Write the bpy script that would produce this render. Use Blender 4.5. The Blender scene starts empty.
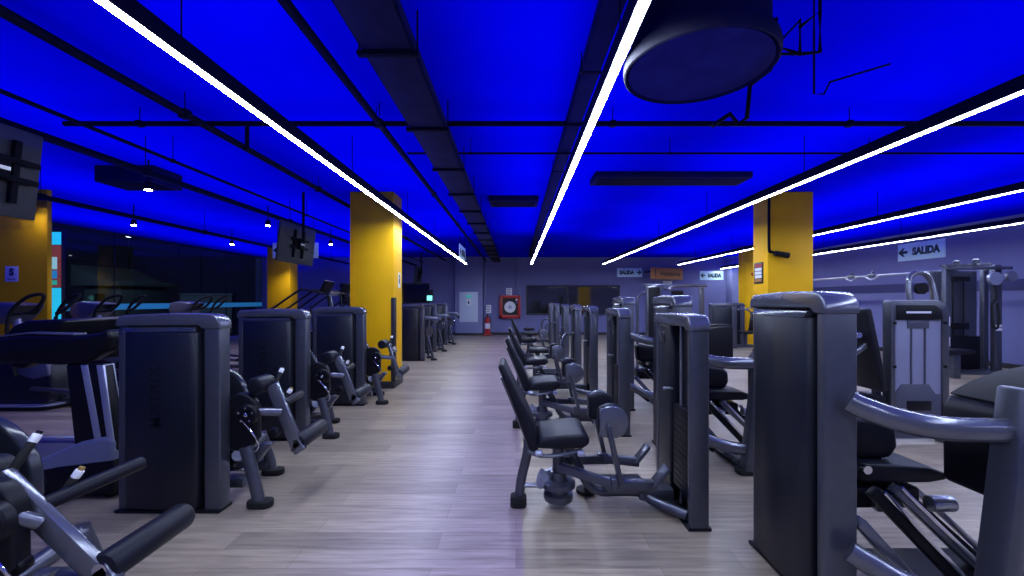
import bpy, bmesh, math, random
from mathutils import Vector, Matrix, Euler
random.seed(7)
SC = bpy.context.scene
COL = SC.collection
PI = math.pi
HC = 1.46            # eye height
F = 430.0            # focal length in pixels of the 1024 wide frame
CEIL = 3.25
YB = 18.0            # back wall
XL, XR = -10.6, 10.5
YF = -4.0

def at(px, py, d):
    return Vector(((px - 516) * d / F, d, HC + (300 - py) * d / F))

# ------------------------------------------------------------------ materials
def mat(name, col, rough=.5, metal=0.0, spec=.5, emit=None, estr=0, noise=0, nscale=8, coat=0, bump=0, bscale=60):
    m = bpy.data.materials.new(name); m.use_nodes = True
    nt = m.node_tree; b = nt.nodes['Principled BSDF']
    b.inputs['Base Color'].default_value = (*col, 1)
    b.inputs['Roughness'].default_value = rough
    b.inputs['Metallic'].default_value = metal
    b.inputs['Specular IOR Level'].default_value = spec
    if coat: b.inputs['Coat Weight'].default_value = coat
    if emit:
        b.inputs['Emission Color'].default_value = (*emit, 1)
        b.inputs['Emission Strength'].default_value = estr
    if noise or bump:
        tc = nt.nodes.new('ShaderNodeTexCoord')
    if noise:
        n = nt.nodes.new('ShaderNodeTexNoise'); n.inputs['Scale'].default_value = nscale; n.inputs['Detail'].default_value = 4
        nt.links.new(tc.outputs['Object'], n.inputs['Vector'])
        r = nt.nodes.new('ShaderNodeMapRange')
        r.inputs['From Min'].default_value = .3; r.inputs['From Max'].default_value = .7
        r.inputs['To Min'].default_value = 1 - noise; r.inputs['To Max'].default_value = 1 + noise
        nt.links.new(n.outputs['Fac'], r.inputs['Value'])
        v = nt.nodes.new('ShaderNodeVectorMath'); v.operation = 'SCALE'
        v.inputs[0].default_value = col
        nt.links.new(r.outputs['Result'], v.inputs['Scale'])
        nt.links.new(v.outputs['Vector'], b.inputs['Base Color'])
    if bump:
        n2 = nt.nodes.new('ShaderNodeTexNoise'); n2.inputs['Scale'].default_value = bscale
        nt.links.new(tc.outputs['Object'], n2.inputs['Vector'])
        bp = nt.nodes.new('ShaderNodeBump'); bp.inputs['Strength'].default_value = bump; bp.inputs['Distance'].default_value = .01
        nt.links.new(n2.outputs['Fac'], bp.inputs['Height'])
        nt.links.new(bp.outputs['Normal'], b.inputs['Normal'])
    return m

M = {}
M['frame'] = mat('grey_painted_steel', (.088, .092, .118), .28, .6, .5, noise=.08, nscale=14)
M['cap'] = mat('grey_gloss_cap', (.15, .155, .19), .2, .65, .6, noise=.06, nscale=10)
M['shroud'] = mat('black_plastic_shroud', (.0075, .009, .016), .36, 0, .4, noise=.2, nscale=5, bump=.06, bscale=220)
M['lip'] = mat('dark_gloss_lip', (.022, .024, .034), .2, 0, .5)
M['black'] = mat('black_plastic', (.005, .005, .008), .4, 0, .2, noise=.2)
M['pad'] = mat('black_vinyl', (.007, .0075, .013), .45, 0, .2, noise=.15, bump=.12, bscale=160)
M['rubber'] = mat('black_rubber', (.009, .009, .009), .75, 0, .3)
M['chrome'] = mat('chrome', (.75, .75, .78), .12, 1.0)
M['steel'] = mat('brushed_steel', (.42, .43, .47), .3, .9, noise=.08, nscale=30)
M['white'] = mat('white_plastic', (.8, .8, .82), .4)
M['gold'] = mat('brass_tip', (.7, .5, .15), .3, .8)
M['yellow'] = mat('yellow_paint', (.86, .46, .002), .55, 0, .2, noise=.05, nscale=2)
M['wall'] = mat('lilac_grey_wall', (.155, .16, .33), .75, 0, .3, noise=.06, nscale=1.2)
M['wall2'] = mat('pale_grey_wall', (.21, .22, .40), .7, 0, .3, noise=.06, nscale=1.5)
M['stripe'] = mat('navy_stripe_paint', (.02, .022, .11), .6)
M['dark'] = mat('dark_trim', (.012, .012, .016), .5)
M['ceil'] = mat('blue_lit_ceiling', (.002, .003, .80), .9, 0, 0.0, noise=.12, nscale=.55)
M['pipe'] = mat('dark_pipe_paint', (.004, .004, .010), .7, 0, .08)
M['tray'] = mat('dark_duct_paint', (.010, .010, .040), .7, 0, .1, noise=.25, nscale=6)
M['drum'] = mat('dark_fan_housing', (.007, .007, .016), .7, 0, .12, noise=.2, nscale=5)
M['led'] = mat('white_led_diffuser', (1, 1, 1), .5, emit=(.73, .84, 1), estr=84)
M['spot'] = mat('lamp_lens', (1, 1, 1), .5, emit=(1, .96, .9), estr=60)
M['red'] = mat('red_enamel', (.42, .02, .015), .35, 0, .5, noise=.08)
M['paper'] = mat('white_paper', (.75, .76, .8), .7)
M['sign'] = mat('pale_cyan_sign_board', (.62, .86, .90), .5)
M['signtxt'] = mat('dark_green_sign_ink', (.008, .05, .055), .6)
M['ink'] = mat('navy_ink', (.012, .016, .05), .6)
M['orange'] = mat('orange_board', (.46, .20, .045), .6, noise=.08)
M['brown'] = mat('brown_ink', (.05, .02, .006), .6)
M['tvback'] = mat('grey_screen_back', (.028, .03, .042), .55, 0, .3, noise=.06)
M['board'] = mat('pale_blue_board', (.52, .58, .70), .35)
M['perspex'] = mat('pale_weight_cover', (.20, .205, .30), .3, 0, .4, noise=.06, nscale=5)
M['perspexd'] = mat('smoky_weight_plates', (.06, .062, .09), .35, 0, .4)
M['belt'] = mat('treadmill_belt', (.055, .055, .10), .5, 0, .4, noise=.15, nscale=20)
M['tmsilver'] = mat('silver_trim', (.42, .44, .56), .3, .6)
M['tmgrey'] = mat('slate_plastic', (.075, .08, .13), .34, .1)
M['tmhood'] = mat('pale_slate_plastic', (.15, .165, .25), .34, .1)
M['screen'] = mat('dark_screen', (.008, .009, .014), .12, 0, .6)
M['film'] = mat('blue_frosted_film', (.05, .33, .55), .4, emit=(.03, .30, .55), estr=.28)  # faint emission built into the film, standing in for light on it
M['cyan'] = mat('lit_cyan_panel', (.02, .5, .7), .4, emit=(.02, .55, .85), estr=.85)
M['posterred'] = mat('lit_dark_red_panel', (.25, .06, .06), .4, emit=(.3, .07, .08), estr=.45)
M['lbl_w'] = mat('lit_pale_label', (.4, .7, .75), .4, emit=(.30, .62, .68), estr=.7)
M['lbl_b'] = mat('lit_blue_label', (.03, .2, .5), .4, emit=(.02, .22, .55), estr=.7)
M['lbl_g'] = mat('lit_green_label', (.03, .4, .3), .4, emit=(.02, .40, .32), estr=.7)
M['greenscr'] = mat('lit_green_screen', (.1, .6, .5), .4, emit=(.25, .9, .8), estr=1.3)
M['outwall'] = mat('night_facade', (.20, .24, .28), .8)
M['outdark'] = mat('night_asphalt', (.02, .022, .026), .9)
M['outlight'] = mat('street_lamp_glow', (1, 1, 1), .5, emit=(.8, .85, 1), estr=12)
M['dshroud'] = mat('embossed_black', (.005, .006, .010), .5, 0, .3)

def glass_mat():
    m = bpy.data.materials.new('night_window_glass'); m.use_nodes = True
    nt = m.node_tree; nt.nodes.clear()
    out = nt.nodes.new('ShaderNodeOutputMaterial')
    mix = nt.nodes.new('ShaderNodeMixShader'); fr = nt.nodes.new('ShaderNodeFresnel'); fr.inputs['IOR'].default_value = 1.5
    tr = nt.nodes.new('ShaderNodeBsdfTransparent'); tr.inputs['Color'].default_value = (.72, .78, .82, 1)
    gl = nt.nodes.new('ShaderNodeBsdfGlossy'); gl.inputs['Roughness'].default_value = .02
    gl.inputs['Color'].default_value = (.75, .8, .85, 1)
    ge = nt.nodes.new('ShaderNodeNewGeometry'); iv = nt.nodes.new('ShaderNodeMath'); iv.operation = 'SUBTRACT'; iv.inputs[0].default_value = 1
    mu = nt.nodes.new('ShaderNodeMath'); mu.operation = 'MULTIPLY'
    nt.links.new(ge.outputs['Backfacing'], iv.inputs[1]); nt.links.new(iv.outputs[0], mu.inputs[0]); nt.links.new(fr.outputs[0], mu.inputs[1])
    nt.links.new(mu.outputs[0], mix.inputs[0]); nt.links.new(tr.outputs[0], mix.inputs[1]); nt.links.new(gl.outputs[0], mix.inputs[2])
    nt.links.new(mix.outputs[0], out.inputs[0])
    return m
M['glass'] = glass_mat()
M['mirror'] = mat('dark_mirror_glass', (.10, .10, .11), .06, .85, .5)

def floor_mat():
    m = bpy.data.materials.new('wood_plank_vinyl'); m.use_nodes = True
    nt = m.node_tree; b = nt.nodes['Principled BSDF']; N = nt.nodes.new; L = nt.links.new
    tc = N('ShaderNodeTexCoord')
    br = N('ShaderNodeTexBrick'); br.offset = .37; br.offset_frequency = 2
    br.inputs['Scale'].default_value = 1.0
    br.inputs['Brick Width'].default_value = 1.25; br.inputs['Row Height'].default_value = .18
    br.inputs['Mortar Size'].default_value = .0022; br.inputs['Mortar Smooth'].default_value = .3
    br.inputs['Bias'].default_value = 0
    br.inputs['Color1'].default_value = (.355, .282, .20, 1); br.inputs['Color2'].default_value = (.222, .176, .13, 1)
    br.inputs['Mortar'].default_value = (.20, .15, .10, 1)
    L(tc.outputs['Object'], br.inputs['Vector'])
    mp = N('ShaderNodeMapping'); mp.inputs['Scale'].default_value = (1.4, 20, 1)
    L(tc.outputs['Object'], mp.inputs['Vector'])
    n = N('ShaderNodeTexNoise'); n.inputs['Scale'].default_value = 1.6; n.inputs['Detail'].default_value = 7; n.inputs['Roughness'].default_value = .62
    L(mp.outputs[0], n.inputs['Vector'])
    r = N('ShaderNodeMapRange'); r.inputs['From Min'].default_value = .3; r.inputs['From Max'].default_value = .72
    r.inputs['To Min'].default_value = .55; r.inputs['To Max'].default_value = 1.32
    L(n.outputs['Fac'], r.inputs['Value'])
    v = N('ShaderNodeVectorMath'); v.operation = 'SCALE'; L(br.outputs['Color'], v.inputs[0]); L(r.outputs[0], v.inputs['Scale'])
    # mauve aisle planks; a purple floor reflection is painted in, fading at one side
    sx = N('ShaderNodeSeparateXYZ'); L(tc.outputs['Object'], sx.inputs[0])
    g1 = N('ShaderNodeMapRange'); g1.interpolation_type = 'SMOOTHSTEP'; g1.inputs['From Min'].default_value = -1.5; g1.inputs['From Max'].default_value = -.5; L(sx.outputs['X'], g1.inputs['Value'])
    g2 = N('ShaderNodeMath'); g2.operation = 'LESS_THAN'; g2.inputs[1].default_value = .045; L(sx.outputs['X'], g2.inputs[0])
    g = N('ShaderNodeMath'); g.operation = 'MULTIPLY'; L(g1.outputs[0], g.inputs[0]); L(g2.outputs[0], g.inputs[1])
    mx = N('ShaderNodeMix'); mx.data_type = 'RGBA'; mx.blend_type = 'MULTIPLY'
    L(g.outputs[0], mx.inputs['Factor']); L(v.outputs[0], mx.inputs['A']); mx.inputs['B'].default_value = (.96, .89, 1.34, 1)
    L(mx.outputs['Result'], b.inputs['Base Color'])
    rr = N('ShaderNodeMapRange'); rr.inputs['To Min'].default_value = .30; rr.inputs['To Max'].default_value = .46
    L(n.outputs['Fac'], rr.inputs['Value']); L(rr.outputs[0], b.inputs['Roughness'])
    bp = N('ShaderNodeBump'); bp.inputs['Strength'].default_value = .25; bp.inputs['Distance'].default_value = .004
    sub = N('ShaderNodeMath'); sub.operation = 'SUBTRACT'; L(n.outputs['Fac'], sub.inputs[0]); L(br.outputs['Fac'], sub.inputs[1])
    L(sub.outputs[0], bp.inputs['Height']); L(bp.outputs[0], b.inputs['Normal'])
    b.inputs['Specular IOR Level'].default_value = .5
    return m
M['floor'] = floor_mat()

# ------------------------------------------------------------------ mesh helpers
class MB:
    def __init__(s): s.bm = bmesh.new()
    def _add(s, t, M4=None, bevel=0, seg=2):
        if bevel:
            ed = [e for e in t.edges if len(e.link_faces) == 2 and e.calc_face_angle(0) > .6]
            if ed: bmesh.ops.bevel(t, geom=ed, offset=bevel, segments=seg, profile=.5, affect='EDGES', clamp_overlap=True)
        if M4 is not None: bmesh.ops.transform(t, matrix=M4, verts=t.verts)
        me = bpy.data.meshes.new('tmp'); t.to_mesh(me); t.free()
        s.bm.from_mesh(me); bpy.data.meshes.remove(me); return s
    def box(s, c, size, rot=None, bevel=.004, seg=2):
        t = bmesh.new(); bmesh.ops.create_cube(t, size=1)
        bmesh.ops.scale(t, vec=size, verts=t.verts)
        m = Matrix.Translation(c)
        if rot: m = m @ Euler(rot).to_matrix().to_4x4()
        return s._add(t, m, bevel, seg)
    def b2(s, lo, hi, bevel=.004, seg=2):
        lo, hi = Vector(lo), Vector(hi); d = hi - lo
        return s.box((lo + hi) / 2, (abs(d.x), abs(d.y), abs(d.z)), None, bevel, seg)
    def prism(s, poly, axis, a0, a1, bevel=0, seg=2, M4=None):
        """poly: 2-D points; axis 'x' -> (y,z), 'y' -> (x,z), 'z' -> (x,y)"""
        t = bmesh.new()
        def p3(p, a):
            return {'x': (a, p[0], p[1]), 'y': (p[0], a, p[1]), 'z': (p[0], p[1], a)}[axis]
        A = [t.verts.new(p3(p, a0)) for p in poly]; B = [t.verts.new(p3(p, a1)) for p in poly]
        n = len(poly)
        t.faces.new(A); t.faces.new(B[::-1])
        for i in range(n): t.faces.new((A[i], B[i], B[(i + 1) % n], A[(i + 1) % n]))
        bmesh.ops.recalc_face_normals(t, faces=t.faces)
        return s._add(t, M4, bevel, seg)
    def tube(s, pts, r, seg=10, sub=6, smooth=True, ry=None, cap=True, r_end=None):
        pts = [Vector(p) for p in pts]
        if smooth and len(pts) > 2:
            q = []
            P = [pts[0] * 2 - pts[1]] + pts + [pts[-1] * 2 - pts[-2]]
            for i in range(1, len(P) - 2):
                for k in range(sub):
                    u = k / sub; a, b, c, d = P[i - 1], P[i], P[i + 1], P[i + 2]
                    q.append(.5 * ((2 * b) + (c - a) * u + (2 * a - 5 * b + 4 * c - d) * u * u + (3 * b - a - 3 * c + d) * u ** 3))
            q.append(pts[-1]); pts = q
        t = bmesh.new(); rings = []
        up = Vector((0, 0, 1)); n = len(pts)
        for i, p in enumerate(pts):
            d = (pts[min(i + 1, n - 1)] - pts[max(i - 1, 0)]).normalized()
            u = up if abs(d.dot(up)) < .95 else Vector((0, 1, 0))
            sd = d.cross(u).normalized(); w = sd.cross(d).normalized()
            rr = r if r_end is None else r + (r_end - r) * i / max(1, n - 1)
            vy = ry if ry is not None else rr
            rings.append([t.verts.new(p + sd * rr * math.cos(2 * PI * k / seg) + w * vy * math.sin(2 * PI * k / seg)) for k in range(seg)])
        for a, b in zip(rings, rings[1:]):
            for k in range(seg): t.faces.new((a[k], a[(k + 1) % seg], b[(k + 1) % seg], b[k]))
        if cap: t.faces.new(rings[0][::-1]); t.faces.new(rings[-1])
        bmesh.ops.recalc_face_normals(t, faces=t.faces)
        return s._add(t)
    def bar(s, p0, p1, w, h, bevel=.006):
        """rectangular bar from p0 to p1: w sideways, h in the upright direction"""
        p0, p1 = Vector(p0), Vector(p1); d = p1 - p0; L = d.length; d.normalize()
        u = Vector((0, 0, 1)) if abs(d.z) < .95 else Vector((0, 1, 0))
        sd = d.cross(u).normalized(); w3 = sd.cross(d)
        R = Matrix((sd, d, w3)).transposed().to_4x4()
        t = bmesh.new(); bmesh.ops.create_cube(t, size=1); bmesh.ops.scale(t, vec=(w, L, h), verts=t.verts)
        return s._add(t, Matrix.Translation((p0 + p1) / 2) @ R, bevel)
    def cyl(s, p0, p1, r, r1=None, seg=20, bevel=0):
        p0, p1 = Vector(p0), Vector(p1); d = p1 - p0
        t = bmesh.new(); bmesh.ops.create_cone(t, cap_ends=True, segments=seg, radius1=r, radius2=r if r1 is None else r1, depth=d.length)
        return s._add(t, Matrix.Translation((p0 + p1) / 2) @ d.to_track_quat('Z', 'Y').to_matrix().to_4x4(), bevel)
    def ball(s, c, rad, seg=16):
        if not hasattr(rad, '__len__'): rad = (rad,) * 3
        t = bmesh.new(); bmesh.ops.create_uvsphere(t, u_segments=seg, v_segments=max(8, seg // 2), radius=1)
        bmesh.ops.scale(t, vec=rad, verts=t.verts)
        return s._add(t, Matrix.Translation(c))
    def lathe(s, prof, c, axis=(0, 0, 1), seg=32):
        t = bmesh.new(); rings = []
        for r, z in prof: rings.append([t.verts.new((r * math.cos(2 * PI * k / seg), r * math.sin(2 * PI * k / seg), z)) for k in range(seg)])
        for a, b in zip(rings, rings[1:]):
            for k in range(seg): t.faces.new((a[k], a[(k + 1) % seg], b[(k + 1) % seg], b[k]))
        t.faces.new(rings[0][::-1]); t.faces.new(rings[-1])
        bmesh.ops.recalc_face_normals(t, faces=t.faces)
        return s._add(t, Matrix.Translation(c) @ Vector(axis).to_track_quat('Z', 'Y').to_matrix().to_4x4())
    def xf(s, M4): bmesh.ops.transform(s.bm, matrix=M4, verts=s.bm.verts); return s
    def obj(s, name, m, parent=None, sharp=.62):
        bm = s.bm
        for f in bm.faces: f.smooth = True
        for e in bm.edges:
            if len(e.link_faces) == 2 and e.calc_face_angle(0) > sharp: e.smooth = False
        me = bpy.data.meshes.new(name); bm.to_mesh(me); bm.free()
        me.materials.append(M[m] if isinstance(m, str) else m)
        o = bpy.data.objects.new(name, me); COL.objects.link(o)
        if parent: o.parent = parent
        return o

def tag(o, label=None, cat=None, group=None, kind=None):
    if label: o['label'] = label
    if cat: o['category'] = cat
    if group: o['group'] = group
    if kind: o['kind'] = kind
    return o
def thing(name, label, cat, loc=(0, 0, 0), rz=0, group=None):
    o = bpy.data.objects.new(name, None); COL.objects.link(o); o.empty_display_size = .1
    o.location = loc; o.rotation_euler = (0, 0, rz)
    return tag(o, label, cat, group)
def struct(name, mb, m): return tag(mb.obj(name, m), kind='structure')
def copy_tree(o, parent=None):
    c = o.copy(); COL.objects.link(c)
    if parent: c.parent = parent
    for ch in list(o.children): copy_tree(ch, c)
    return c
def dup(o, loc, label, group=None, rz=None):
    c = copy_tree(o); c.location = loc; c['label'] = label
    if group: c['group'] = group
    if rz is not None: c.rotation_euler = (0, 0, rz)
    return c
def text(name, s, size, m, parent, M4, off=.0, extrude=.002, spacing=1.0):
    cu = bpy.data.curves.new(name, 'FONT'); cu.body = s; cu.size = size; cu.align_x = 'CENTER'; cu.align_y = 'CENTER'
    cu.extrude = extrude; cu.offset = off; cu.space_character = spacing; cu.resolution_u = 3
    t = bpy.data.objects.new('tmp', cu); COL.objects.link(t)
    dg = bpy.context.evaluated_depsgraph_get(); me = bpy.data.meshes.new_from_object(t.evaluated_get(dg))
    bpy.data.objects.remove(t); bpy.data.curves.remove(cu)
    me.name = name; me.transform(M4); me.materials.clear(); me.materials.append(M[m])
    o = bpy.data.objects.new(name, me); COL.objects.link(o)
    if parent: o.parent = parent
    return o
def arc(cx, cz, r, a0, a1, n=6, ry=None):
    ry = r if ry is None else ry
    return [(cx + r * math.cos(math.radians(a0 + (a1 - a0) * i / n)), cz + ry * math.sin(math.radians(a0 + (a1 - a0) * i / n))) for i in range(n + 1)]
def rrect(x0, z0, x1, z1, r, n=5):
    return arc(x1 - r, z0 + r, r, -90, 0, n) + arc(x1 - r, z1 - r, r, 0, 90, n) + arc(x0 + r, z1 - r, r, 90, 180, n) + arc(x0 + r, z0 + r, r, 180, 270, n)

# ------------------------------------------------------------------ the setting
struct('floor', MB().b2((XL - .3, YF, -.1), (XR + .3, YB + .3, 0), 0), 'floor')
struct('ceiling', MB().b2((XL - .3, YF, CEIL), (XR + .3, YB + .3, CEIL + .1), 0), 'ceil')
struct('wall_back', MB().b2((XL - .3, YB, 0), (XR + .3, YB + .2, CEIL), 0), 'wall')
struct('wall_right', MB().b2((XR, YF, 0), (XR + .2, YB, CEIL), 0), 'wall')
struct('wall_front', MB().b2((XL - .3, YF - .2, 0), (XR + .3, YF, CEIL), 0), 'wall')
struct('baseboard_back', MB().b2((XL, YB - .02, 0), (XR, YB, .11), .003), 'dark')
struct('baseboard_right', MB().b2((XR - .02, YF, 0), (XR, YB - .02, .11), .003), 'dark')
struct('trim_1', MB().b2((XR - .012, 4, 1.66), (XR, YB - .1, 1.90), 0), 'stripe')       # painted band on the side wall
# pilaster on the back wall carrying the pale board, and the projecting wall at the far corner
struct('wall_pilaster', MB().b2((at(456, 0, YB).x, YB - .25, 0), (at(483, 0, YB).x, YB, CEIL), .004), 'wall2')
struct('baseboard_pilaster', MB().b2((at(456, 0, YB).x - .01, YB - .27, 0), (at(483, 0, YB).x + .01, YB - .25, .1), .003), 'dark')
struct('wall_corner', MB().b2((8.8, YB - .5, 0), (XR, YB, CEIL), .004), 'wall2')
# the window side
struct('wall_left', MB().b2((XL - .2, YF, 0), (XL, 7.0, CEIL), 0).b2((XL - .2, 7.0, 0), (XL, YB, .12), 0), 'wall')
win = thing('window_1', None, None, (XL - .05, 7.0, 0)); tag(win, kind='structure')
MB().b2((-.006, 0, .12), (.006, 11, CEIL), 0).obj('window_pane', 'glass', win)
fr = MB()
for y in (0.03, 2.2, 4.4, 6.6, 8.8, 10.97): fr.b2((-.012, y - .012, .12), (.012, y + .012, CEIL), .003)
fr.b2((-.035, 0, .12), (.035, 11, .18), .004).b2((-.035, 0, CEIL - .05), (.035, 11, CEIL), .004)
fr.obj('window_frame', 'dark', win)
MB().b2((.008, 0, 1.20), (.013, 11, 1.36), 0).obj('window_film', 'film', win)

def pillar(name, x0, x1, y0, y1):
    return struct(name, MB().b2((x0, y0, 0), (x1, y1, CEIL), .012), 'yellow')
pillar('column_1', -2.745, -2.02, 7.1, 7.62)
pillar('column_2', 4.16, 4.91, 7.1, 7.55)
pillar('column_3', XL + .02, -7.58, 6.95, 7.03)
pillar('column_4', -8.22, -7.46, 14.2, 14.7)
pillar('column_5', 7.60, 8.34, 14.2, 14.7)
for i, (x0, x1, y0, y1) in enumerate(((-2.745, -2.02, 7.1, 7.62), (4.16, 4.91, 7.1, 7.55))):
    b = MB().b2((x0 - .015, y0 - .015, 0), (x1 + .015, y1 + .015, .12), .006)
    struct('baseboard_column' + ('_a' if i else ''), b, 'dark')
# dark mirrors / windows on the back wall
def backwin(n, px0, px1, py0, py1, splits):
    a, b = at(px0, py1, YB), at(px1, py0, YB)
    o = thing(n, None, None, (a.x, YB - .03, a.z)); tag(o, kind='structure')
    W, H = b.x - a.x, b.z - a.z
    MB().b2((0, .005, 0), (W, .025, H), 0).obj('window_pane', 'mirror', o)
    f = MB()
    for u in (0, 1): f.b2((u * W - .03, -.02, -.03), (u * W + .03, .03, H + .03), .004)
    for u in splits: f.b2((u * W - .02, -.015, 0), (u * W + .02, .03, H), .004)
    for u in (0, 1): f.b2((0, -.02, u * H - .03), (W, .03, u * H + .03), .004)
    f.obj('window_frame', 'dark', o)
backwin('window_2', 527, 619, 286, 314, (.44,))
backwin('window_3', 341, 429, 284, 303, (.5,))
# outside, at night
struct('ground_outside', MB().b2((-40, -4, -.4), (XL - .3, 40, -.3), 0), 'outdark')

# ------------------------------------------------------------------ overhead
def strip_light(x, y0, y1, label, top=CEIL):
    o = thing('strip_light', label, 'light', (x, y0, 2.75), 0, 'linear white strip lights')
    L = y1 - y0
    MB().b2((-.025, 0, .0), (.025, L, .003), 0).obj('diffuser', 'led', o)
    MB().b2((-.033, 0, .0035), (.033, L, .10), .003).obj('housing', 'pipe', o)
    y = .5
    while y < L:
        MB().cyl((0, y, .10), (0, y, top - 2.75), .004, seg=6).obj('hanger_wire', 'pipe', o); y += 2.4
    return o
strip_light(-1.79, -3, 15.4, 'white strip light hung over the leg machines along the aisle')
strip_light(.555, -3, 15.4, 'white strip light hung above the middle of the aisle near the round drum', 3.095)
strip_light(3.15, -3, 15.4, 'white strip light passing in front of the yellow column with the wall bracket')
strip_light(5.97, -3, 15.8, 'white strip light ending above the exit sign on the back wall, second from side wall')
strip_light(8.5, -3, 17.8, 'white strip light closest to the side wall and its exit sign')

def pipe(name, label, pts, r, m='pipe', cat='pipe', hang=None, group='dark pipes below the blue ceiling'):
    pts = [Vector(p) for p in pts]
    base = pts[0].copy()
    o = thing(name, label, cat, base, 0, group)
    MB().tube([p - base for p in pts], r, 12, smooth=False).obj('pipe_run', m, o)
    if hang:
        d = pts[-1] - pts[0]; L = d.length; s = .7
        while s < L:
            q = pts[0] + d * (s / L)
            MB().box((q.x - base.x, q.y - base.y, 0), (r * 2.3, r * 2.3, r * 2.3), None, .004).cyl((q.x - base.x, q.y - base.y, 0), (q.x - base.x, q.y - base.y, CEIL - q.z), .004, seg=6).obj('hanger', m, o)
            s += hang
    return o
pipe('ceiling_pipe', 'dark lengthwise pipe with a drop post, between strip light and treadmills', [(-2.85, -2, 3.06), (-2.85, 17.5, 3.06)], .032, hang=2.5)
pipe('ceiling_pipe', 'thin dark lengthwise pipe above the hung screens', [(-3.75, -2, 2.98), (-3.75, 17.5, 2.98)], .018, hang=3)
pipe('ceiling_pipe', 'thick dark lengthwise pipe just outside the hung screens', [(-4.05, -2, 2.86), (-4.05, 17.5, 2.86)], .036, hang=3)
pipe('ceiling_pipe', 'dark lengthwise pipe near the night windows', [(-6.3, 2, 2.83), (-6.3, 17.5, 2.83)], .035, hang=3)
pipe('ceiling_pipe', 'dark lengthwise pipe running beside the wide cable tray', [(-1.24, -2, 3.06), (-1.24, 17.6, 3.06)], .03, hang=2.6)
pipe('ceiling_pipe', 'dark crossways pipe nearest the camera, passing behind the round drum', [(-4.2, 4.0, 3.10), (10.2, 4.0, 3.10)], .024, hang=2.2)
pipe('ceiling_pipe', 'thin crossways pipe just beyond the first crossways pipe', [(-1.2, 4.75, 3.08), (10.2, 4.75, 3.08)], .012, hang=2.2)
# drop post on the first pipe
o = thing('ceiling_pipe', 'short dark post dropping from the ceiling beside the lengthwise pipe', 'pipe', (-2.72, 4.35, CEIL), 0, 'dark pipes below the blue ceiling')
MB().cyl((0, 0, 0), (0, 0, -.26), .02).obj('post', 'pipe', o); MB().box((0, 0, -.26), (.06, .06, .03)).obj('end_plate', 'pipe', o)
# lengthwise cable tray
o = thing('cable_tray', 'wide dark cable tray with cross brackets running to the back wall', 'cable tray', (-.79, -2.5, 3.0))
MB().b2((-.16, 0, 0), (.16, 20, .018), .003).b2((-.16, 0, 0), (-.15, 20, .09), .002).b2((.15, 0, 0), (.16, 20, .09), .002).obj('tray', 'tray', o)
for k in range(16):
    y = .4 + k * 1.19
    MB().b2((-.19, y - .025, -.03), (.19, y + .025, -.002), .004).cyl((-.18, y, 0), (-.18, y, CEIL - 3.0), .006, seg=6).cyl((.18, y, 0), (.18, y, CEIL - 3.0), .006, seg=6).obj('bracket', 'pipe', o)
o = thing('cable_tray', 'narrow dark cable tray directly above the middle strip light', 'cable tray', (.54, -2.5, 3.10))
MB().b2((-.065, 0, 0), (.065, 19, .012), .003).b2((-.065, 0, 0), (-.057, 19, .09), .002).b2((.057, 0, 0), (.065, 19, .09), .002).obj('tray', 'tray', o)
for k in range(8):
    y = .8 + k * 2.4
    MB().b2((-.08, y - .02, -.005), (.08, y + .02, .0), .002).cyl((-.07, y, 0), (-.07, y, CEIL - 3.10), .004, seg=6).cyl((.07, y, 0), (.07, y, CEIL - 3.10), .004, seg=6).obj('bracket', 'pipe', o)
# round drum
o = thing('ventilation_drum', 'large round dark ventilation drum hanging from the blue ceiling', 'vent', (.99, 2.34, 2.70))
MB().lathe([(.36, .045), (.385, .0), (.392, .008), (.396, .05), (.388, .085), (.35, .15), (.345, CEIL - 2.70)], (0, 0, 0), seg=56).obj('drum_body', 'drum', o)
MB().lathe([(.365, .012), (.365, .05)], (0, 0, 0), seg=56).obj('underside_disc', 'tray', o)
# bent conduits beside the drum
def conduit(label, pix, d, r):
    pts = [at(px, py, d) for px, py in pix]
    base = pts[0].copy()
    o = thing('bent_conduit', label, 'conduit', base, 0, 'bent conduits round the drum')
    MB().tube([p - base for p in pts], r, 8, smooth=False).obj('conduit_run', 'pipe', o)
    top = max(pts, key=lambda p: p.z)
    MB().cyl(top - base, (top.x - base.x, top.y - base.y, CEIL - base.z), r * .8, seg=8).obj('hanger', 'pipe', o)
    return o
conduit('bent dark conduit frame with three uprights beside the drum', [(776, 18), (776, 54), (800, 54), (800, 20), (776, 46), (800, 54), (820, 52), (820, 11), (800, 27)], 2.45, .011)
conduit('dark conduit dropping from the bent frame and curling back up', [(814, 30), (814, 94), (824, 94), (830, 82), (850, 76), (890, 64)], 2.53, .006)
conduit('dark conduit elbowing out from under the round drum', [(770, 30), (770, 70), (750, 85), (747, 118), (738, 124), (730, 114), (712, 126)], 2.85, .015)
# ceiling cassettes far along
def cassette(label, x, y, w, l, h):
    o = thing('air_conditioner', label, 'air conditioner', (x, y, CEIL - h), 0, 'air conditioners under the ceiling')
    MB().b2((-w / 2, -l / 2, 0), (w / 2, l / 2, h), .02).obj('casing', 'tray', o)
    g = MB()
    for k in range(7): g.b2((-w / 2 + .06, -l / 2 + .06 + k * (l - .12) / 7, -.008), (w / 2 - .06, -l / 2 + .1 + k * (l - .12) / 7, .004), .002)
    g.obj('grille', 'pipe', o)
cassette('dark ceiling air conditioner above the treadmills near a lit spotlight', -5.2, 5.95, .8, .5, .22)
cassette('dark ceiling air conditioner beyond the drum, over the strength towers', 2.2, 6.2, 2.2, .45, .09)
cassette('dark ceiling air conditioner beyond the wide cable tray', -.04, 7.6, .85, .5, .10)
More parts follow.
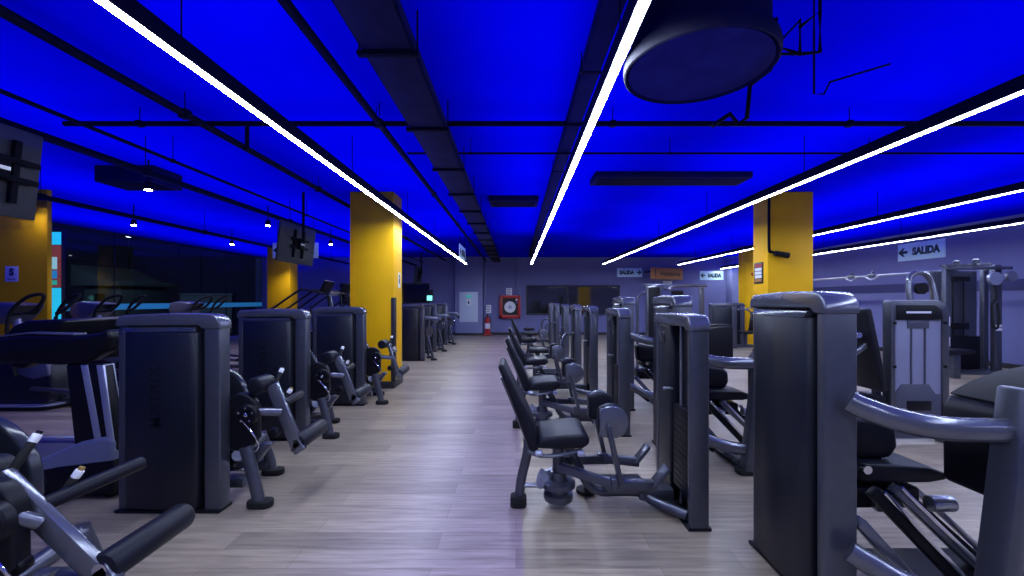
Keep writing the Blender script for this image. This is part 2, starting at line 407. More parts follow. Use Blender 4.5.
# spot lamps
SPOTS = [(-4.7, 5.5, 'white spot lamp above the treadmills, beside the dark air conditioner'),
         (-4.7, 8.15, 'white spot lamp in the ceiling just before the hung arrow sign'),
         (-4.7, 10.9, 'white spot lamp between the hung screen and the yellow column'),
         (-7.2, 8.1, 'small white spot lamp above the windows near the first window pillar'),
         (-7.2, 10.9, 'small white spot lamp above the middle of the windows'),
         (-7.2, 13.6, 'small white spot lamp above the far window pillar'),
         (-7.6, 6.75, 'small white spot lamp shining on the first window pillar')]
for x, y, lb in SPOTS:
    z = 2.86
    o = thing('spot_lamp', lb, 'light', (x, y, z), 0, 'spot lamps on the window side')
    MB().cyl((0, 0, .01), (0, 0, .11), .05, .04, 20).cyl((0, 0, .11), (0, 0, CEIL - z), .01, seg=8).obj('lamp_body', 'pipe', o)
    MB().lathe([(.0381, .0), (.042, .012)], (0, 0, 0), seg=20).obj('lens', 'spot', o)

# hung screens seen from behind
def screen_back(y0, label, bs=0.0):
    o = thing('television', label, 'television', (-3.6, y0, 2.06), 0, 'screens hung above the treadmills')
    W, H = 1.15, .64
    tl = Matrix.Rotation(math.radians(6), 4, 'Y')
    def P(mb): return mb.xf(Matrix.Translation((0, 0, H)) @ tl @ Matrix.Translation((0, 0, -H)))
    P(MB().b2((-.035, 0, 0), (0, W, H), .008)).obj('casing', 'tvback', o)
    P(MB().b2((-.041, .015, .015), (-.034, W - .015, H - .015), 0)).obj('screen', 'screen', o)
    b = MB()
    for y in (.42 + bs, .70 + bs): b.b2((0, y - .022, .10), (.035, y + .022, .55), .004)
    for z in (.27, .40): b.b2((.02, .30 + bs, z - .02), (.05, .84 + bs, z + .02), .004)
    b.b2((.03, .49 + bs, .26), (.08, .63 + bs, .42), .006)
    P(b).obj('mount_bracket', 'pipe', o)
    P(MB().b2((.082, .50 + bs, .315), (.086, .62 + bs, .34), 0)).obj('bracket_plate', 'steel', o)
    MB().cyl((.06, .56, .36), (.06, .56, CEIL - 2.06), .022).obj('ceiling_pole', 'pipe', o)
    return o
screen_back(2.13, 'large grey screen seen from behind, hung above the nearest treadmill', .27)
screen_back(6.6, 'grey hung screen seen from behind with a black bracket, before the yellow column')
screen_back(15.5, 'small far hung screen beyond the yellow column, near the back wall')

# ------------------------------------------------------------------ signs
def exit_sign(label, loc, rz, W=1.05, H=.38, arrow='left', hang=False, double=True):
    o = thing('exit_sign', label, 'sign', loc, rz, 'exit signs')
    MB().b2((-W / 2, 0, -H / 2), (W / 2, .02, H / 2), .004).obj('sign_board', 'sign', o)
    fac = [(-.0025, 1)] + ([(.0225, -1)] if double else [])
    for yy, sg in fac:
        R = Matrix.Translation((0, yy, 0)) @ (Matrix.Rotation(PI / 2, 4, 'X') if sg == 1 else Matrix.Rotation(PI, 4, 'Z') @ Matrix.Rotation(PI / 2, 4, 'X'))
        s = -1 if arrow == 'left' else 1
        text('lettering', 'SALIDA', H * .56, 'signtxt', o, R @ Matrix.Translation((-s * W * .115, -.005, 0)) @ Matrix.Diagonal((W * .60 / (H * 1.98), 1, 1, 1)), .016)
        a = MB(); cx = s * W * .37; L = W * .095; t = H * .075
        a.b2((cx - L, -.002, -t), (cx + L, .002, t), 0)
        for q in (1, -1):
            a.prism([(cx + s * L * 1.25, 0), (cx + s * L * .1, q * H * .25), (cx - s * L * .35, q * H * .25), (cx + s * L * .35, 0)], 'y', -.002, .002)
        a.xf(Matrix.Translation((0, yy, 0)) @ (Matrix.Identity(4) if sg == 1 else Matrix.Rotation(PI, 4, 'Z')))
        a.obj('arrow', 'signtxt', o)
    if hang:
        w = MB()
        for u in (-.4, .4): w.cyl((u * W, .01, H / 2), (u * W, .01, CEIL - loc[2]), .005, seg=6)
        w.obj('hanger_wire', 'pipe', o)
    return o
p = at(629.5, 272.5, YB); exit_sign('exit sign with arrow after the word, on the back wall above the dark window', (p.x, YB - .022, p.z), 0, arrow='right', double=False)
p = at(711.5, 275.5, YB); exit_sign('exit sign on the back wall beside the orange board, arrow before the word', (p.x, YB - .022, p.z), 0, W=.98, double=False)
exit_sign('large exit sign on the side wall under a strip light', (XR - .022, 11.15, 2.74), -PI / 2, W=1.3, H=.46, double=False)
exit_sign('hung exit sign half hidden behind the screen by the far window pillar', (-4.62, 9.0, 2.50), 0, W=.95, H=.32, hang=True)
exit_sign('hung exit sign seen almost edge-on near the end of a strip light', (-1.30, 10.5, 2.60), PI / 2, W=1.1, H=.34, hang=True)
# orange board with lettering, set at an angle to the wall
a = at(651, 273, 17.2)
o = thing('direction_sign', 'orange direction board with brown lettering on the back wall', 'sign', (a.x, 17.2, a.z), math.radians(26))
MB().b2((0, 0, -.235), (1.75, .03, .235), .004).obj('sign_board', 'orange', o)
text('lettering', 'Vestidores', .26, 'brown', o, Matrix.Translation((1.05, -.004, -.01)) @ Matrix.Rotation(PI / 2, 4, 'X'), .006)
g = MB().ball((.24, -.004, .12), (.035, .004, .035)).b2((.215, -.006, -.03), (.265, 0, .075), .002).b2((.215, -.006, -.15), (.232, 0, -.03), 0).b2((.248, -.006, -.15), (.265, 0, -.03), 0)
g.obj('figure_symbol', 'brown', o)
MB().b2((.2, .03, .05), (.26, .6, .1), .003).obj('wall_bracket', 'pipe', o)

def notice(name, label, c, W, H, rz=0, cat='notice', lines=4, m='paper', big=None):
    o = thing(name, label, cat, c, rz, 'paper notices')
    MB().b2((-W / 2, 0, -H / 2), (W / 2, .006, H / 2), .001).obj('sheet', m, o)
    g = MB()
    if big:
        text('lettering', big, H * .6, 'ink', o, Matrix.Translation((0, -.003, H * .1)) @ Matrix.Rotation(PI / 2, 4, 'X'), .008)
        g.b2((-W * .3, -.003, -H * .36), (W * .3, 0, -H * .31), 0)
    else:
        for k in range(lines):
            z = H * (.32 - .64 * k / max(1, lines - 1)); g.b2((-W * .36, -.003, z - H * .03), (W * (.36 - .1 * (k % 2)), 0, z + H * .03), 0)
    g.obj('printed_lines', 'ink', o)
    return o
p = at(509, 292, YB); notice('notice', 'small white notice above the red fire hose cabinet', (p.x, YB - .006, p.z), .25, .32)
p = at(488.5, 309, YB); notice('notice', 'small white notice above the fire extinguisher', (p.x, YB - .006, p.z), .22, .34)
p = at(667.5, 283.5, YB); notice('notice', 'small pale notice under the orange direction board', (p.x, YB - .006, p.z), .36, .22, lines=3)
p = at(12, 274, 6.95); notice('notice', 'white square notice with a large letter S on the window pillar', (p.x, 6.944, p.z), .21, .25, big='S')
# notice on column 2 narrow face (black frame, coloured rows)
o = thing('framed_notice', 'black framed notice with pale rows on the side of the yellow column', 'notice', (4.16, 7.36, 1.92), -PI / 2)
MB().b2((-.13, -.012, -.18), (.13, -.001, .18), .003).obj('frame', 'dark', o)
for k, mm in enumerate(('red', 'paper', 'paper', 'paper', 'orange')):
    MB().b2((-.1, -.015, .10 - k * .062), (.1, -.011, .15 - k * .062), 0).obj('printed_row', mm, o)
# white label on column 1 side face
o = thing('notice', 'narrow white label on the side of the yellow column by the aisle', 'notice', (-2.019, 7.42, 1.80), PI / 2, 'paper notices')
MB().b2((-.07, -.007, -.13), (.07, -.001, .13), .001).obj('sheet', 'paper', o)
MB().ball((0, -.008, .07), (.03, .003, .03)).b2((-.028, -.009, -.06), (.028, -.006, .035), .002).obj('figure_symbol', 'ink', o)
# black corner guard on column 1
tag(MB().b2((-2.018, 7.13, .12), (-2.0, 7.2, 1.50), .004).b2((-2.06, 7.082, .12), (-2.0, 7.099, 1.50), .004).obj('corner_guard', 'dark'), 'black corner guard strip on the yellow column by the aisle', 'corner guard')
# camera bracket on column 2
o = thing('wall_camera', 'black camera on a bent arm hanging before the yellow column', 'camera', (4.12, 7.0, CEIL))
MB().tube([(0, 0, 0), (0, 0, -.92), (.03, -.01, -1.0), (.1, -.02, -1.03)], .022, 10).obj('arm', 'pipe', o)
MB().cyl((.08, -.02, -1.03), (.30, -.03, -1.07), .045, .05, 18, .006).obj('camera_body', 'black', o)
# red alarm on column 5
p = at(747.5, 274, 14.2)
tag(MB().lathe([(.0, .05), (.05, .045), (.06, .02), (.06, 0)][::-1], (p.x + .18, 14.2, p.z), (0, -1, 0), 20).obj('fire_alarm', 'red'), 'small red fire alarm high on the farthest yellow column', 'alarm')

# ------------------------------------------------------------------ back wall fittings
a, b = at(459.5, 322, YB - .25), at(478, 292, YB - .25)
o = thing('notice_board', 'tall pale blue board on the grey pilaster', 'board', ((a.x + b.x) / 2, YB - .25, a.z))
W, H = b.x - a.x, b.z - a.z
MB().b2((-W / 2, -.03, 0), (W / 2, -.001, H), .006).obj('board_panel', 'board', o)
MB().b2((-.12, -.036, H - .22), (.12, -.03, H - .14), .002).obj('top_label', 'lbl_g', o)
MB().b2((-.1, -.034, H * .55), (.1, -.03, H * .75), .002).obj('sheet', 'paper', o)
MB().b2((-.03, -.037, H * .60), (.03, -.034, H * .70), .002).obj('printed_mark', 'ink', o)
o = thing('fire_hose_cabinet', 'red fire hose cabinet with a white reel on the back wall', 'cabinet', (at(510, 0, YB).x, YB - .012, at(0, 318, YB).z))
f = MB()
for s in (-1, 1): f.b2((s * .38 - .06, -.2, 0), (s * .38 + .06, 0, .95), .008)
for z in (0, .83): f.b2((-.44, -.2, z), (.44, 0, z + .12), .008)
f.obj('case', 'red', o); MB().b2((-.4, -.02, .05), (.4, -.001, .9), 0).obj('recess_panel', 'dark', o)
MB().lathe([(.08, -.03), (.22, -.03), (.235, 0), (.22, .03), (.08, .03)], (0, -.12, .46), (0, -1, 0), 30).obj('hose_reel', 'paper', o)
MB().cyl((0, -.02, .46), (0, -.16, .46), .085, seg=20).obj('reel_hub', 'tmsilver', o)
MB().ball((.27, -.17, .76), (.05, .03, .05)).obj('valve_knob', 'white', o)
o = thing('fire_extinguisher', 'red fire extinguisher standing by the back wall', 'fire extinguisher', (at(487.5, 0, 17.8).x, 17.8, 0))
MB().lathe([(.10, .02), (.11, .05), (.11, .62), (.09, .70), (.04, .75), (.03, .78)], (0, 0, 0), seg=22).obj('cylinder', 'red', o)
MB().b2((-.17, -.13, 0), (.17, .13, .05), .01).obj('stand', 'red', o)
MB().lathe([(.1125, .28), (.1125, .5)], (0, 0, 0), seg=22).obj('label', 'paper', o)
MB().b2((-.03, -.03, .77), (.03, .03, .84), .005).b2((-.02, -.16, .84), (.02, .03, .87), .005).obj('valve', 'black', o)
MB().tube([(.03, -.03, .8), (.14, -.05, .7), (.14, -.05, .3)], .015, 8).obj('hose', 'rubber', o)
for px, z0, lb in ((485, 0.1, 'dark conduit down the back wall beside the pilaster'), (517, 1.3, 'dark conduit down the back wall above the hose cabinet')):
    x = at(px, 0, YB).x
    tag(MB().b2((x - .05, YB - .08, z0), (x + .05, YB, CEIL), .01).obj('wall_conduit', 'wall'), lb, 'conduit')
p = at(430, 297, YB)
o = thing('wall_monitor', 'small glowing green screen at the end of the far dark window', 'screen', (p.x, YB - .06, p.z))
MB().b2((-.14, -.02, -.2), (.14, .06, .3), .01).obj('casing', 'dark', o)
MB().b2((-.11, -.024, -.15), (.11, -.019, .06), 0).obj('screen', 'greenscr', o)

# lit poster standing in the window bay
o = thing('lit_poster', 'tall lit poster in cyan and dark red beside the window pillar', 'poster', (-10.32, 9.62, 0))
MB().b2((-.16, 0, 0), (.16, .08, 3.02), .01).obj('case', 'dark', o)
for z0, z1, mm in ((2.70, 2.98, 'cyan'), (2.34, 2.69, 'posterred'), (2.0, 2.33, 'posterred'), (1.74, 1.99, 'posterred'), (.9, 1.73, 'cyan')):
    MB().b2((-.145, -.006, z0), (.145, 0, z1), 0).obj('panel', mm, o)
for z0, z1, mm in ((2.15, 2.42, 'lbl_w'), (1.94, 2.12, 'lbl_b'), (1.80, 1.9, 'lbl_g')):
    MB().b2((-.14, -.010, z0), (.06, -.005, z1), 0).obj('label', mm, o)

# buildings and lamps beyond the glass
o = thing('house', 'pale flat roofed building dimly seen outside through the windows', 'building', (-21.7, 22.5, -.3))
MB().b2((-.9, 0, 0), (1.0, 3, 2.5), .02).obj('walls', 'outwall', o)
MB().prism([(-1.2, 2.5), (1.25, 2.5), (1.25, 2.72), (.3, 2.85), (-1.2, 3.6)], 'y', -.4, 3.4, .02).obj('roof', 'outwall', o)
MB().b2((-.4, -.02, 0), (.2, .01, 2.1), 0).obj('opening', 'outdark', o)
o = thing('garden_wall', 'low pale wall outside the far windows', 'wall', (-16.6, 23, -.3))
MB().b2((-1.4, 0, 0), (1.4, .3, 2.0), .02).obj('wall_body', 'outwall', o)
MB().b2((-1.45, -.05, 2.0), (1.45, .35, 2.12), .02).obj('coping', 'outwall', o)
for x, y, z, lb in ((-20.5, 28, 6.2, 'distant white street lamp outside, taller one'), (-27, 30, 6.0, 'distant white street lamp outside, farther one')):
    o = thing('street_lamp', lb, 'street lamp', (x, y, -.3))
    MB().cyl((0, 0, 0), (0, 0, z), .06, .04, 10).tube([(0, 0, z), (.2, -.2, z + .15), (.6, -.6, z + .15)], .03, 8).obj('pole', 'outdark', o)
    MB().b2((.45, -.75, z + .06), (.8, -.45, z + .14), .02).obj('lamp_head', 'outlight', o)

# ------------------------------------------------------------------ strength machines
def tower(o, T, w, t, h, openf, post=.125, letters=False):
    """weight tower: local x -w..0 (0 = wide post end), y 0..t (0 = shown face)"""
    hh = h - .085
    MB().b2((-post, 0, .0), (0, t, hh), .012, 3).xf(T).obj('upright', 'frame', o)
    MB().b2((-w, .01, .0), (-w + .05, t - .01, hh), .01, 3).xf(T).obj('upright', 'frame', o)
    cap = [(-w - .006, hh - .005)] + arc(-w + .055, h - .075, .061, 180, 95, 5) + [(-w * .6, h - .003), (-w * .4, h), (-w * .25, h - .003)] + arc(-.075, h - .088, .081, 82, 0, 7) + [(.006, hh - .025), (-post - .012, hh - .025), (-post - .04, hh)]
    MB().prism(cap, 'y', -.008, t + .008, .011, 3).xf(T).obj('top_cap', 'cap', o)
    if not openf:
        x0, x1 = -w + .056, -post - .03
        zt = hh - .045
        pl = [(x0, .03), (x0, .0), (x0 + .03, -.022), (x0 + (x1 - x0) * .5, -.034), (x1 - .06, -.026), (x1 - .015, -.012), (x1, .03)]
        MB().prism(pl, 'z', .035, zt, .008, 2).xf(T).obj('shroud_panel', 'shroud', o)
        MB().prism([(-.026, zt + .002), (-.008, zt + .034), (.03, zt + .034), (.03, zt + .002)], 'x', x0 + .002, x1 - .02, .004).xf(T).obj('shroud_lip', 'lip', o)
        MB().b2((-w + .045, .035, .02), (-post + .01, t - .02, hh + .01), .004).xf(T).obj('back_panel', 'black', o)
        if letters:
            R = T @ Matrix.Translation((x0 + (x1 - x0) * .47, -.0345, .80)) @ Matrix.Rotation(PI / 2, 4, 'X') @ Matrix.Rotation(PI / 2, 4, 'Z')
            text('lettering', 'MATRIX', .11, 'dshroud', o, R, .002, .0015, 1.1)
    else:
        MB().b2((-w + .045, t * .7, .02), (-post + .01, t - .012, hh + .01), .004).xf(T).obj('back_panel', 'shroud', o)
        st = MB()
        for k in range(13): st.b2((-w + .34, .022, .16 + k * .044), (-post - .06, t * .68, .16 + k * .044 + .040), .003)
        st.xf(T).obj('weight_stack', 'black', o)
        for u in (.36, .64):
            x = -w + .06 + (w - post - .08) * u
            MB().cyl((x, t * .4, .05), (x, t * .4, hh), .010, seg=10).xf(T).obj('guide_rod', 'steel', o)
        MB().b2((-w + .05, .012, .03), (-w + .05 + (w - post) * .40, t * .66, hh - .01), .01).xf(T).obj('inner_cover', 'shroud', o)
        MB().b2((-w + .08, .006, hh - .14), (-w + .20, .013, hh - .06), .002).xf(T).obj('instruction_label', 'lip', o)
        MB().cyl((-w + .30, .03, .82), (-w + .30, -.02, .82), .012, seg=12).ball((-w + .30, -.024, .82), .017).xf(T).obj('selector_pin', 'steel', o)
    MB().b2((-w - .004, -.015, 0), (.004, t + .015, .022), .006).xf(T).obj('base_plate', 'black', o)

ID = Matrix.Identity(4)
R90 = Matrix(((0, 1, 0, 0), (-1, 0, 0, 0), (0, 0, 1, 0), (0, 0, 0, 1)))

def leg_machine(label, loc, letters, topdx=0.0, seatd=0.0):
    o = thing('leg_curl_machine', label, 'exercise machine', loc, 0, 'leg machines along the aisle')
    tower(o, Matrix.Translation((-.08, 0, 0)), .71, .11, 1.37, False, .11, letters)
    # local = world - (-1.95, 2.95)
    def foot(x, y, xt, yt, zt):
        MB().tube([(x, y, .03), (x - .015, y, .12), (xt, yt, zt)], .043, 12, ry=.036).obj('leg', 'frame', o)
        MB().prism(rrect(x - .075, y - .055, x + .10, y + .055, .05), 'z', 0, .05, .01).obj('rubber_foot', 'rubber', o)
    foot(.13, .09, .035, .10, .42); foot(-.10, .66, -.17, .62, .36)
    MB().tube([(-.02, .10, .36), (-.10, .25, .31), (-.16, .62, .33)], .04, 12).b2((-.55, .2, .08), (-.05, .27, .15), .01).b2((-.80, .62, .04), (-.12, .70, .12), .012).obj('base_frame', 'frame', o)
    MB().cyl((-.20, .16, .235), (.02, .16, .235), .014, seg=10).obj('cross_rod', 'chrome', o)
    # cam housing: rounded shield facing the camera side
    sh = arc(-.01, .68, .115, 0, 180, 10) + [(-.13, .50), (-.105, .41), (-.04, .385), (.05, .40), (.11, .47)]
    MB().prism(sh, 'y', .10, .17, .012, 3).obj('cam_housing', 'black', o)
    MB().lathe([(.03, 0), (.075, 0), (.075, .035), (.066, .045), (.0, .046)], (.06, .10, .655), (0, -1, 0), 28).obj('hub_disc', 'black', o)
    bl = MB()
    for k in range(5):
        a = math.radians(90 + 72 * k); bl.cyl((.06 + .05 * math.cos(a), .058, .655 + .05 * math.sin(a)), (.06 + .05 * math.cos(a), .049, .655 + .05 * math.sin(a)), .009, seg=8)
    bl.ball((.06, .053, .655), (.014, .007, .014), 10).obj('hub_bolts', 'chrome', o)
    lt = Vector((.165 + topdx, .20, .845 - abs(topdx) * .3)); lb = Vector((.35, .215, .36))
    MB().bar(lt, lb, .045, .086, .010).bar(lb + Vector((-.03, 0, .06)), lb + Vector((.02, 0, -.015)), .05, .088, .012).obj('lever_arm', 'cap', o)
    mid = lt.lerp(lb, .42)
    MB().cyl((.07, .12, .665), (mid.x, .185, mid.z), .030, .028, 18).obj('pivot_tube', 'cap', o)
    MB().cyl((lt.x - .075, .10, lt.z + .0), (lt.x - .075, .29, lt.z + .0), .062, .062, 24, .022).cyl((lt.x - .08, .2, lt.z), (lt.x, .2, lt.z), .02).obj('thigh_pad', 'pad', o)
    MB().cyl((.34, .20, .41), (.34, .62, .42), .062, seg=26, bevel=.02).obj('shin_roller', 'pad', o)
    MB().cyl((.34, .19, .41), (.34, .215, .41), .03, seg=16).cyl((.335, .16, .375), (.335, .19, .375), .016, seg=10).obj('roller_axle', 'chrome', o)
    q = lt.lerp(lb, .30)
    MB().cyl((q.x + .02, .22, q.z), (.20, .55, .70), .030, seg=18, bevel=.01).obj('upper_roller', 'pad', o)
    MB().cyl((mid.x - .03, .17, mid.z - .13), (mid.x - .03, .12, mid.z - .14), .034, seg=18, bevel=.006).obj('adjust_knob', 'black', o)
    for (x0, y0, z0, x1, y1, z1, tipm, tf) in ((.165, .22, .82, .19, .30, .955, 'black', .9), (.17, .30, .66, .235, .34, .79, 'gold', .5)):
        p0, p1 = Vector((x0 + topdx * tf, y0, z0 - abs(topdx) * .15)), Vector((x1 + topdx * tf, y1, z1 - abs(topdx) * .15))
        g = MB().cyl(p0, p0.lerp(p1, .72), .016, seg=14, bevel=.003).obj('hand_grip', 'rubber', o)
        MB().cyl(p0.lerp(p1, .70), p0.lerp(p1, .92), .0165, seg=14, bevel=.003).obj('grip_collar', 'white', g)
        MB().cyl(p0.lerp(p1, .92), p1, .011, seg=12).obj('grip_tip', tipm, g)
    MB().tube([(.03, .06, .62), (.11, .06, .52), (.135, .08, .44), (.10, .10, .385), (.02, .12, .38)], .006, 8).obj('cable', 'chrome', o)
    MB().lathe([(.0, -.03), (.05, -.03), (.066, -.01), (.066, .01), (.05, .03), (.0, .03)][1:-1], (-.125, .17, .31), (0, -1, 0), 24).obj('pulley', 'black', o)
    MB().prism([(-.02, .36), (.14, .44), (.20, .43), (.14, .36), (.10, .29), (.02, .30)], 'y', .12, .19, .012).obj('knee_bracket', 'frame', o)
    # seat side fairing, seat and backrest
    fa = [(-.62, .55), (-.62, .95)] + arc(-.44, .66, .31, 105, 12, 9) + [(-.13, .60), (-.2, .55)]
    MB().prism(fa, 'y', .38, .44, .018, 3).obj('side_fairing', 'lip', o)
    MB().b2((-.93, .46, .44), (-.60, .88, .53), .03, 4).obj('seat', 'pad', o)
    MB().box((-.93, .67, .72), (.08, .40, .46), (0, -.08, 0), .03, 4).obj('backrest', 'pad', o)
    MB().b2((-.80, .60, .10), (-.66, .74, .45), .012).obj('seat_post', 'frame', o)
    return o
leg_machine('leg curl machine closest to the camera, padded rollers jutting into the lower corner', (-1.95, 1.47, 0), False, -.22)
leg_machine('leg curl machine with the biggest full black weight tower in view', (-1.95, 2.95, 0), True)
leg_machine('leg curl machine with its tower between the big tower and the column one', (-2.10, 4.46, 0), True)
leg_machine('leg curl machine standing right in front of the yellow column by the aisle', (-2.02, 5.94, 0), False, .04)

# arm machines beyond the yellow column
def arm_machine(label, loc):
    o = thing('arm_curl_machine', label, 'exercise machine', loc, 0, 'arm machines beyond the yellow column')
    tower(o, ID, .58, .11, 1.37, False, .1)
    for (x, y, xt) in ((.20, .10, .06), (.02, .5, -.02)):
        MB().tube([(x, y, .03), (x - .03, y, .15), (xt, y, .62)], .032, 10).obj('leg', 'frame', o)
        MB().prism(rrect(x - .06, y - .05, x + .09, y + .05, .045), 'z', 0, .045, .008).obj('rubber_foot', 'rubber', o)
    MB().b2((-.3, .44, .12), (.1, .52, .2), .01).b2((.0, .10, .55), (.08, .52, .63), .01).obj('base_frame', 'frame', o)
    MB().lathe([(.04, -.03), (.10, -.03), (.10, .03), (.04, .03)], (.12, .09, .72), (0, -1, 0), 22).obj('cam_disc', 'frame', o)
    MB().bar((.12, .14, .72), (.30, .15, .98), .04, .06).obj('lever_arm', 'cap', o)
    MB().cyl((.28, .14, .95), (.34, .42, .88), .03, seg=12).obj('hand_grip', 'rubber', o)
    MB().box((.10, .28, 1.01), (.46, .42, .07), (0, .06, 0), .02, 3).obj('arm_pad', 'tmgrey', o)
    MB().bar((.05, .28, .6), (.05, .28, .98), .06, .06).obj('pad_post', 'frame', o)
    MB().b2((-.42, .2, .42), (-.1, .56, .5), .025, 3).obj('seat', 'pad', o)
    MB().b2((-.3, .34, .12), (-.22, .42, .43), .01).obj('seat_post', 'frame', o)
    MB().ball((.22, .06, .80), (.022, .022, .022), 10).obj('chrome_knob', 'chrome', o)
    return o
a0 = arm_machine('arm curl machine just beyond the yellow column, whole dark tower showing', (-2.2, 10.3, 0))
dup(a0, (-2.25, 12.1, 0), 'arm curl machine second beyond the yellow column')
dup(a0, (-2.25, 14.0, 0), 'arm curl machine third beyond the yellow column, nearest the pale board')

# hip machines facing the aisle
def hip_machine(label, loc):
    """origin: floor below the seat centre line; the user faces +x towards the tower"""
    o = thing('hip_abductor_machine', label, 'exercise machine', loc, 0, 'hip machines along the aisle')
    tower(o, Matrix.Translation((1.10, -.34, 0)) @ R90, .70, .12, 1.37, True, .055)
    MB().tube([(.02, 0, .05), (.04, 0, .20), (.085, 0, .42), (.055, 0, .56), (-.09, 0, .92)], .034, 12, ry=.026).obj('rear_leg', 'frame', o)
    MB().prism(rrect(-.04, -.05, .075, .05, .03), 'z', 0, .08, .012).obj('rubber_foot', 'rubber', o)
    bp = [(.095, .44), (.035, .60), (.0, .70), (-.045, .82), (-.125, 1.02), (-.085, 1.035), (-.03, .92), (.03, .80), (.075, .72), (.12, .62), (.155, .50), (.15, .45)]
    MB().prism(bp, 'y', -.19, .19, .022, 3).obj('backrest', 'pad', o)
    sp = [(.13, .475), (.16, .545), (.30, .565), (.45, .575), (.49, .55), (.485, .50), (.44, .475), (.28, .47)]
    MB().prism(sp, 'y', -.215, .215, .026, 3).obj('seat', 'pad', o)
    MB().tube([(.08, -.17, .45), (.16, -.19, .425), (.30, -.19, .43), (.44, -.17, .455)], .015, 8).tube([(.08, .17, .45), (.16, .19, .425), (.30, .19, .43), (.44, .17, .455)], .014, 8).obj('seat_rail', 'frame', o)
    for x in (.15, .43): MB().cyl((x - .02, -.19, .44), (x + .025, -.19, .44), .021, seg=12, bevel=.004).obj('rail_clamp', 'tmsilver', o)
    MB().cyl((.30, 0, .20), (.30, 0, .47), .042, seg=20).obj('seat_post', 'frame', o)
    MB().lathe([(.05, 0), (.10, 0), (.105, .02), (.105, .045), (.07, .05), (.07, .09), (.12, .095), (.12, .13), (.06, .14), (.055, .20)], (.30, 0, .05), seg=26).obj('pivot_drum', 'frame', o)
    MB().tube([(.19, -.10, .26), (.17, -.04, .19), (.19, .06, .17), (.30, .13, .18)], .028, 10, ry=.05).obj('belt_cover', 'tmsilver', o)
    MB().tube([(.34, 0, .45), (.42, 0, .34), (.50, 0, .17), (.60, 0, .105), (.86, 0, .10), (.96, -.08, .065), (1.12, -.25, .055)], .036, 12, ry=.032).obj('base_tube', 'frame', o)
    MB().cyl((.05, 0, .145), (.30, 0, .145), .016, seg=10).obj('cross_rod', 'steel', o)
    MB().lathe([(.05, 0), (.075, .01), (.075, .035), (.04, .05)], (.53, .20, 0), seg=20).cyl((.53, .20, .04), (.52, .04, .15), .02).obj('rubber_foot', 'rubber', o)
    for s in (-1, 1):
        n = 'near' if s < 0 else 'far'
        y = s * .23
        MB().bar((.30, s * .06, .30), (.66, y, .245), .05, .06, .008).bar((.62, y, .255), (.70, y, .255), .06, .08, .008).obj('pivot_arm', 'frame', o)
        a = MB().bar((.592, y + s * .052, .655), (.685, y + s * .03, .25), .034, .055, .01).obj('pad_arm', 'frame', o)
        MB().cyl((.604, y + s * .05, .595), (.604, y + s * .073, .595), .017, seg=12).obj('arm_bolt', 'black', a)
        D = [(.545, .57), (.545, .745)] + arc(.63, .665, .105, 105, -80, 12)
        MB().prism(D, 'y', y + s * .005, y + s * .035, .008, 2).obj('pad_shell', 'cap', o)
        MB().prism([(x + (x - .63) * .02, z + (z - .665) * .02) for x, z in D], 'y', y - s * .085, y + s * .004, .025, 3).obj('knee_pad', 'pad', o)
        MB().bar((.66, y, .255), (.93, y * .9, .235), .07, .06, .008).bar((.90, y * .9, .235), (1.00, y * .9, .36), .10, .025, .006).obj('foot_rest', 'frame', o)
    MB().b2((.62, -.10, .13), (.90, .10, .19), .01).b2((.86, -.06, .06), (1.10, .06, .14), .01).obj('link_box', 'frame', o)
    return o
h0 = hip_machine('hip abductor machine nearest the camera, black seat beside the aisle', (0, 3.05, 0))
dup(h0, (0.0, 4.92, 0), 'second hip abductor machine from the camera along the aisle')
dup(h0, (0.0, 6.72, 0), 'third hip abductor machine from the camera along the aisle')
dup(h0, (0.0, 10.2, 0), 'farthest hip abductor machine, its backrest before the red hose cabinet')
def twist_machine(label, loc):
    o = thing('torso_rotation_machine', label, 'exercise machine', loc, 0, 'seat-only towers far along the aisle')
    tower(o, Matrix.Translation((1.10, -.34, 0)) @ R90, .70, .12, 1.37, True, .055)
    MB().b2((.35, -.05, .05), (1.12, .05, .13), .012).b2((.38, -.30, .02), (.46, .30, .09), .012).obj('base_frame', 'frame', o)
    MB().cyl((.42, 0, .1), (.42, 0, .45), .045).obj('seat_post', 'frame', o)
    MB().b2((.25, -.2, .45), (.62, .2, .53), .03, 3).obj('seat', 'pad', o)
    MB().lathe([(.1, 0), (.2, .0), (.2, .03), (.1, .03)], (.42, 0, .30), seg=24).obj('turntable', 'cap', o)
    MB().tube([(.9, -.2, .42), (.86, -.22, .62), (.92, -.12, .78), (.98, 0, .8), (.92, .12, .78), (.86, .22, .62), (.9, .2, .42)], .02, 10).bar((.98, 0, .8), (1.11, 0, .8), .05, .05).obj('chest_handle', 'cap', o)
    for s in (-1, 1):
        MB().lathe([(.03, 0), (.045, .01), (.045, .02), (.03, .03)], (.42, s * .27, 0), seg=14).obj('rubber_foot', 'rubber', o)
    return o
t0 = twist_machine('torso machine behind the third hip machine, first without a backrest', (0, 8.34, 0))
dup(t0, (0, 12.4, 0), 'torso machine beyond the farthest hip machine')
dup(t0, (0, 14.4, 0), 'torso machine closest to the back wall mirror')

